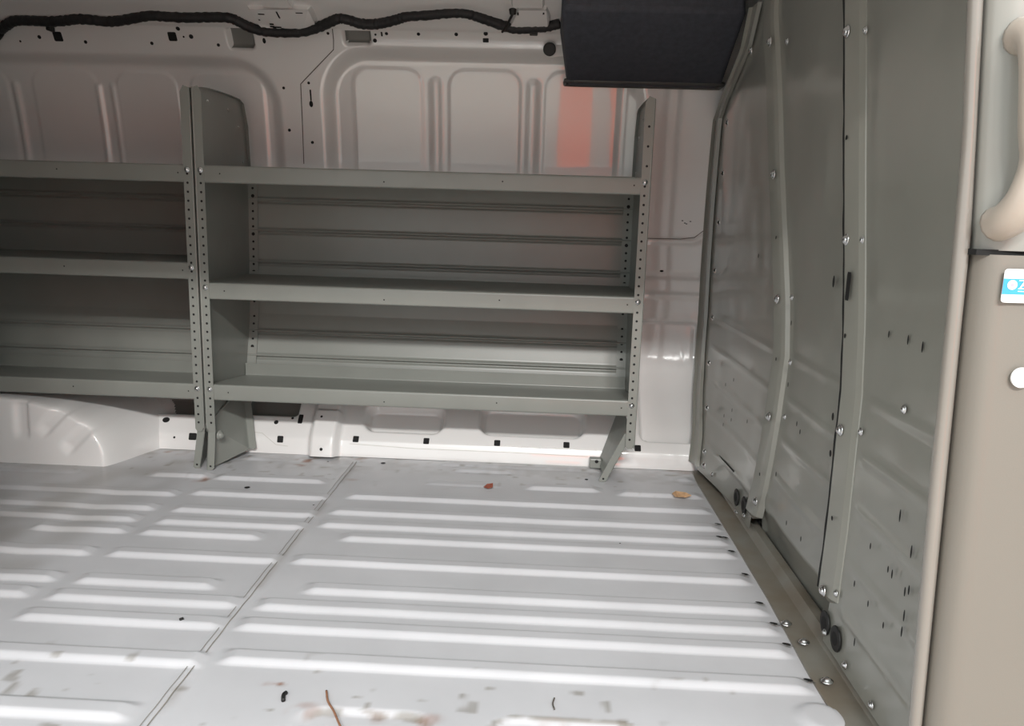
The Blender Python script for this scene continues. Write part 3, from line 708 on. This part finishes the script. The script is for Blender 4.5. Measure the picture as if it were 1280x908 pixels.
# roof outer skin keeps daylight out
m = MB(); m.prism([(XL-.03, -1.33, 1.42), (XL-.03, -1.0, 1.56), (XL-.03, .1, 1.56), (XL-.03, .50, 1.42), (XL-.03, .52, 1.2), (XL-.03, .56, .6), (XL-.03, .54, -.03), (XL-.03, .56, -.05), (XL-.03, .60, .6), (XL-.03, .56, 1.2), (XL-.03, .53, 1.45), (XL-.03, .12, 1.60), (XL-.03, -1.02, 1.60), (XL-.03, -1.36, 1.44)], (XR-XL+.08, 0, 0))
tag(m.build('trim_1', 'wall'), kind='structure')
m = MB(); m.box((XL, -1.28, -.06), (1.66, .56, -.03)); tag(m.build('trim_2', 'primer'), kind='structure')

# ------------------------------------------------------------------ door pillar edge, seal and pillar trim at the near right
def sweep(profile_at, zz):
    m = MB(); V = []; n = None
    for z in zz:
        p = profile_at(z); n = len(p); V += [(a, b, z) for a, b in p]
    m.add(V, [(n*i+k, n*i+k+1, n*i+n+k+1, n*i+n+k) for i in range(len(zz)-1) for k in range(n-1)]); return m
zl_ = [-.3, .119, .476, .688, .789, .913, 1.067, 1.25]; xl_ = [1.592, 1.573, 1.557, 1.550, 1.546, 1.540, 1.5255, 1.508]
zs_ = [-.3, .134, .484, .692, .79, 1.062, 1.25]; xs_ = [1.606, 1.589, 1.576, 1.568, 1.565, 1.542, 1.526]
XLf = lambda z: float(np.interp(z, zl_, xl_)); XSf = lambda z: float(np.interp(z, zs_, xs_))
def pil_prof(z):
    a, b = XLf(z), XSf(z); w = b-a
    return [(a+.06, -1.20), (a+.02, -1.255), (a+.004, -1.28), (a, -1.289), (a+w*.12, -1.2955), (a+w*.32, -1.299), (a+w*.62, -1.300), (a+w*.85, -1.2975), (a+w*.95, -1.293), (a+w*.97, -1.26)]
tag(sweep(pil_prof, np.linspace(-.25, 1.25, 70)).build('trim_3', 'pillar', None, auto=60), kind='structure')
m = sweep(lambda z: [(XSf(z)-.006, -1.286), (XSf(z)+.014, -1.286)], np.linspace(-.25, 1.25, 40)); 
tag(m.build('trim_4', 'rubber'), kind='structure')
def tr_prof(yo, r):
    def f(z):
        x = XSf(z)+.0022
        return [(x+.001, -1.285), (x, -1.300), (x+r*.15, -1.308-yo*.3), (x+r*.4, -1.316-yo*.7), (x+r*.75, -1.321-yo), (x+r*1.3, -1.324-yo), (x+.16, -1.327-yo), (x+.5, -1.332-yo), (x+.5, -1.26)]
    return f
z_split = .7745
tl = empty('pillar_trim'); sweep(tr_prof(.004, .022), np.linspace(-.25, z_split-.002, 50)).build('trim_panel', 'trim', tl, auto=50)
tag(tl, 'beige lower pillar trim panel with a white and blue sticker', 'trim panel')
tu = empty('pillar_trim'); sweep(tr_prof(.0, .034), np.linspace(z_split+.003, 1.25, 40)).build('trim_panel', 'trim_up', tu, auto=50)
tag(tu, 'grey-beige upper pillar trim panel carrying a cream grab handle', 'trim panel')
m = MB(); m.box((1.56, -1.318, z_split-.003), (2.06, -1.27, z_split+.004)); m.build('joint_gap', 'dark', tl)
# grab handle: two feet and a bowed grip
h0, h1 = at(1276, 276, 'y', -1.36), at(1304, 34, 'y', -1.36)
cpts = [(h0[0]-.004, -1.322, h0[2]-.004), (h0[0]-.003, -1.346, h0[2]+.004), (h0[0]+.002, -1.363, h0[2]+.026), (h0[0]+.009, -1.366, h0[2]+.065), ((h0[0]+.009+h1[0])/2, -1.368, (h0[2]+h1[2])/2), (h1[0], -1.364, h1[2]-.03), (h1[0]+.001, -1.345, h1[2]-.006), (h1[0]+.001, -1.320, h1[2])]
m = MB(); m.tube(catmull(cpts, 6), .0215, 14, flat=1.); hd = m.build('grab_handle', 'handle', tu, smooth=True)
hd['label'] = 'cream grab handle'
# sticker on the lower trim
def y_tr(x): return -1.3295
sA, sB = at(1256, 336, 'y', -1.3325), at(1250.5, 378, 'y', -1.3325); sw, shh = .100, sA[2]-sB[2]
sk = empty('sticker_mount'); bpy.data.objects.remove(sk)
m = MB(); x0 = sA[0]-.0005; x1 = x0+sw; zt_, zb_ = sA[2], sB[2]; r = .004; yo = -1.3345
def rr2(x0, x1, z0, z1, r, y):
    o = []
    for cx_, cz_, a0 in ((x1-r, z1-r, 0), (x0+r, z1-r, 90), (x0+r, z0+r, 180), (x1-r, z0+r, 270)):
        o += [(cx_+r*math.cos(math.radians(a0+t)), y, cz_+r*math.sin(math.radians(a0+t))) for t in (0, 30, 60, 90)]
    return o
m.prism(rr2(x0, x1, zb_, zt_, r, yo), (0, .0006, 0), 0)
H_ = zt_-zb_
m.prism([(x0, yo-.0003, zb_+.245*H_), (x1, yo-.0003, zb_+.245*H_), (x1, yo-.0003, zb_+.715*H_), (x0, yo-.0003, zb_+.715*H_)], (0, .0003, 0), 1)
cz = zb_+.53*H_; m.disc((x0+.0105, yo-.0008, cz), (0, -1, 0), .0058, mi=0, seg=24)
m.disc((x0+.0105, yo-.0010, cz), (0, -1, 0), .0022, .0026, mi=2, seg=6)
for zf in (.655, .415, .335): m.prism([(x0+.018, yo-.0007, zb_+zf*H_), (x1-.004, yo-.0007, zb_+zf*H_), (x1-.004, yo-.0007, zb_+(zf+.022)*H_), (x0+.018, yo-.0007, zb_+(zf+.022)*H_)], (0, .0003, 0), 0)
stk = m.build('sticker', ['white', 'blue', 'pink_ink'], tl); stk['label'] = 'white and blue maker sticker'
def text(s, x, z, size, mt, parent, bold=0., shear=0.):
    cu = bpy.data.curves.new('t', 'FONT'); cu.body = s; cu.size = size; cu.offset = bold; cu.shear = shear; cu.extrude = .0001
    o = bpy.data.objects.new('t', cu); COL.objects.link(o); dg = bpy.context.evaluated_depsgraph_get(); dg.update()
    me = bpy.data.meshes.new_from_object(o.evaluated_get(dg)); bpy.data.objects.remove(o); me.materials.clear(); me.materials.append(M[mt])
    q = bpy.data.objects.new('lettering', me); COL.objects.link(q); q.parent = parent
    q.location = (x, yo-.0012, z); q.rotation_euler = (math.pi/2, 0, 0); return q
text('A', x0+.0195, zb_+.455*H_, .0112, 'white', stk, .0004, .15)
text('W', x0+.0225, zb_+.815*H_, .0060, 'grey_ink', stk, .0002)
# pale round cap lower on the trim
p = at(1276, 472, 'y', -1.334); m = MB(); m.disc(p, (0, -1, 0), .0125, thick=.003, seg=28); cpo = m.build('round_cap', 'white', tl, auto=40); cpo['label'] = 'pale round cap'

# ------------------------------------------------------------------ litter on the floor
def leaf(name, u, v, pts, mt, label, cat, h=.004, z=.010):
    c = fl(u, v, z); m = MB(); n = len(pts); V = [(x, y_, z_+.0) for x, y_, z_ in pts]; V2 = [(x, y_, z_+.0012) for x, y_, z_ in pts]
    m.add(V+V2, [tuple(range(n))[::-1], tuple(range(n, 2*n))]+[(i, (i+1) % n, (i+1) % n+n, i+n) for i in range(n)])
    o = m.build(name, mt); o.location = c; tag(o, label, cat); return o
leaf('dry_leaf', 851, 621, [(-.024,.012,.004),(-.012,.022,.008),(.006,.018,.003),(.016,.006,.010),(.030,-.006,.006),(.012,-.010,.001),(.002,-.014,.004),(-.010,-.006,.0),(-.020,-.010,.003)], 'leaf', 'small tan dry leaf on the floor near the partition foot', 'leaf')
leaf('metal_chip', 610, 610, [(-.014,.004,.0),(-.004,.014,.006),(.014,.012,.010),(.015,-.004,.004),(.0,-.010,.001)], 'chip', 'small rusty red chip lying on the floor in front of the shelving', 'debris', z=.004)
def worm(name, pts, r, mt, label, cat, z=.003):
    P = [fl(u, v, z) for u, v in pts]; c = P[0].copy(); m = MB(); m.tube(catmull([p-c for p in P], 6), r, 8); o = m.build(name, mt, smooth=True); o.location = c; tag(o, label, cat); return o
worm('rubber_scrap', [(358,866),(354.5,869),(354,876)], .0035, 'rubber', 'tiny curved black rubber scrap on the floor by the twig', 'scrap')
worm('dry_twig', [(408,864),(410,877),(417,889),(423,903),(427,912)], .0019, 'twig', 'thin brown twig lying across the door threshold recess', 'twig', .006)
worm('wire_scrap', [(693,873),(691,880),(693,887)], .0014, 'seam', 'thin curved grey wire scrap on the floor near the door sill', 'scrap')
worm('grit_crumb', [(224.5,775),(229,773.5)], .003, 'rubber', 'tiny dark crumb on the end of a floor bead left of the seam', 'debris', .011)

# ------------------------------------------------------------------ garage ground and added orange boxes outside the door (seen only in reflections)
m = MB(); m.box((-14, -14, -.72), (16, 4, -.66)); tag(m.build('ground', 'concrete'), kind='structure')
for x0, x1, z0, z1 in ((1.13, 1.45, -.66, .5), (1.66, 1.84, -.66, .5), (1.0, 1.9, 1.0, 1.6)):
    m = MB(); m.box((x0, -4.75, z0), (x1, -4.6, z1)); tag(m.build('trim_5', 'orange', bevel=.01), kind='structure')  # unseen orange boxes, sized and placed for their reflection in the wall paint

# ------------------------------------------------------------------ light
def area(name, loc, target, sx_, sy_, power, col=(1, 1, 1)):
    l = bpy.data.lights.new(name, 'AREA'); l.shape = 'RECTANGLE'; l.size = sx_; l.size_y = sy_; l.energy = power; l.color = col
    o = bpy.data.objects.new(name, l); COL.objects.link(o); o.location = loc
    o.rotation_euler = (Vector(target)-Vector(loc)).to_track_quat('-Z', 'Y').to_euler(); return o
for k, xx in enumerate((.7, 1.3, 1.9)):
    area('ceiling_lamp', (xx, -5.2, 3.15), (.9, -.4, .3), .45, .25, 78, (1, .985, .96))
l_ = bpy.data.lights.new('work_lamp', 'SPOT'); l_.energy = 1250; l_.spot_size = math.radians(44); l_.shadow_soft_size = .1  # added spot, brightens the unseen orange boxes so their reflection shows
lo_ = bpy.data.objects.new('work_lamp', l_); COL.objects.link(lo_); lo_.location = (3.4, -2.9, 1.9)
lo_.rotation_euler = (Vector((1.45, -4.6, .4))-lo_.location).to_track_quat('-Z', 'Y').to_euler()
w = bpy.data.worlds.new('world'); S.world = w; w.use_nodes = True
bg = w.node_tree.nodes['Background']; bg.inputs['Color'].default_value = (.95, 1, 1.0, 1); bg.inputs['Strength'].default_value = 1.42

vs = S.view_settings; vs.view_transform = 'Standard'; vs.look = 'None'; vs.exposure = 0.0; vs.gamma = 1.0; vs.use_curve_mapping = False
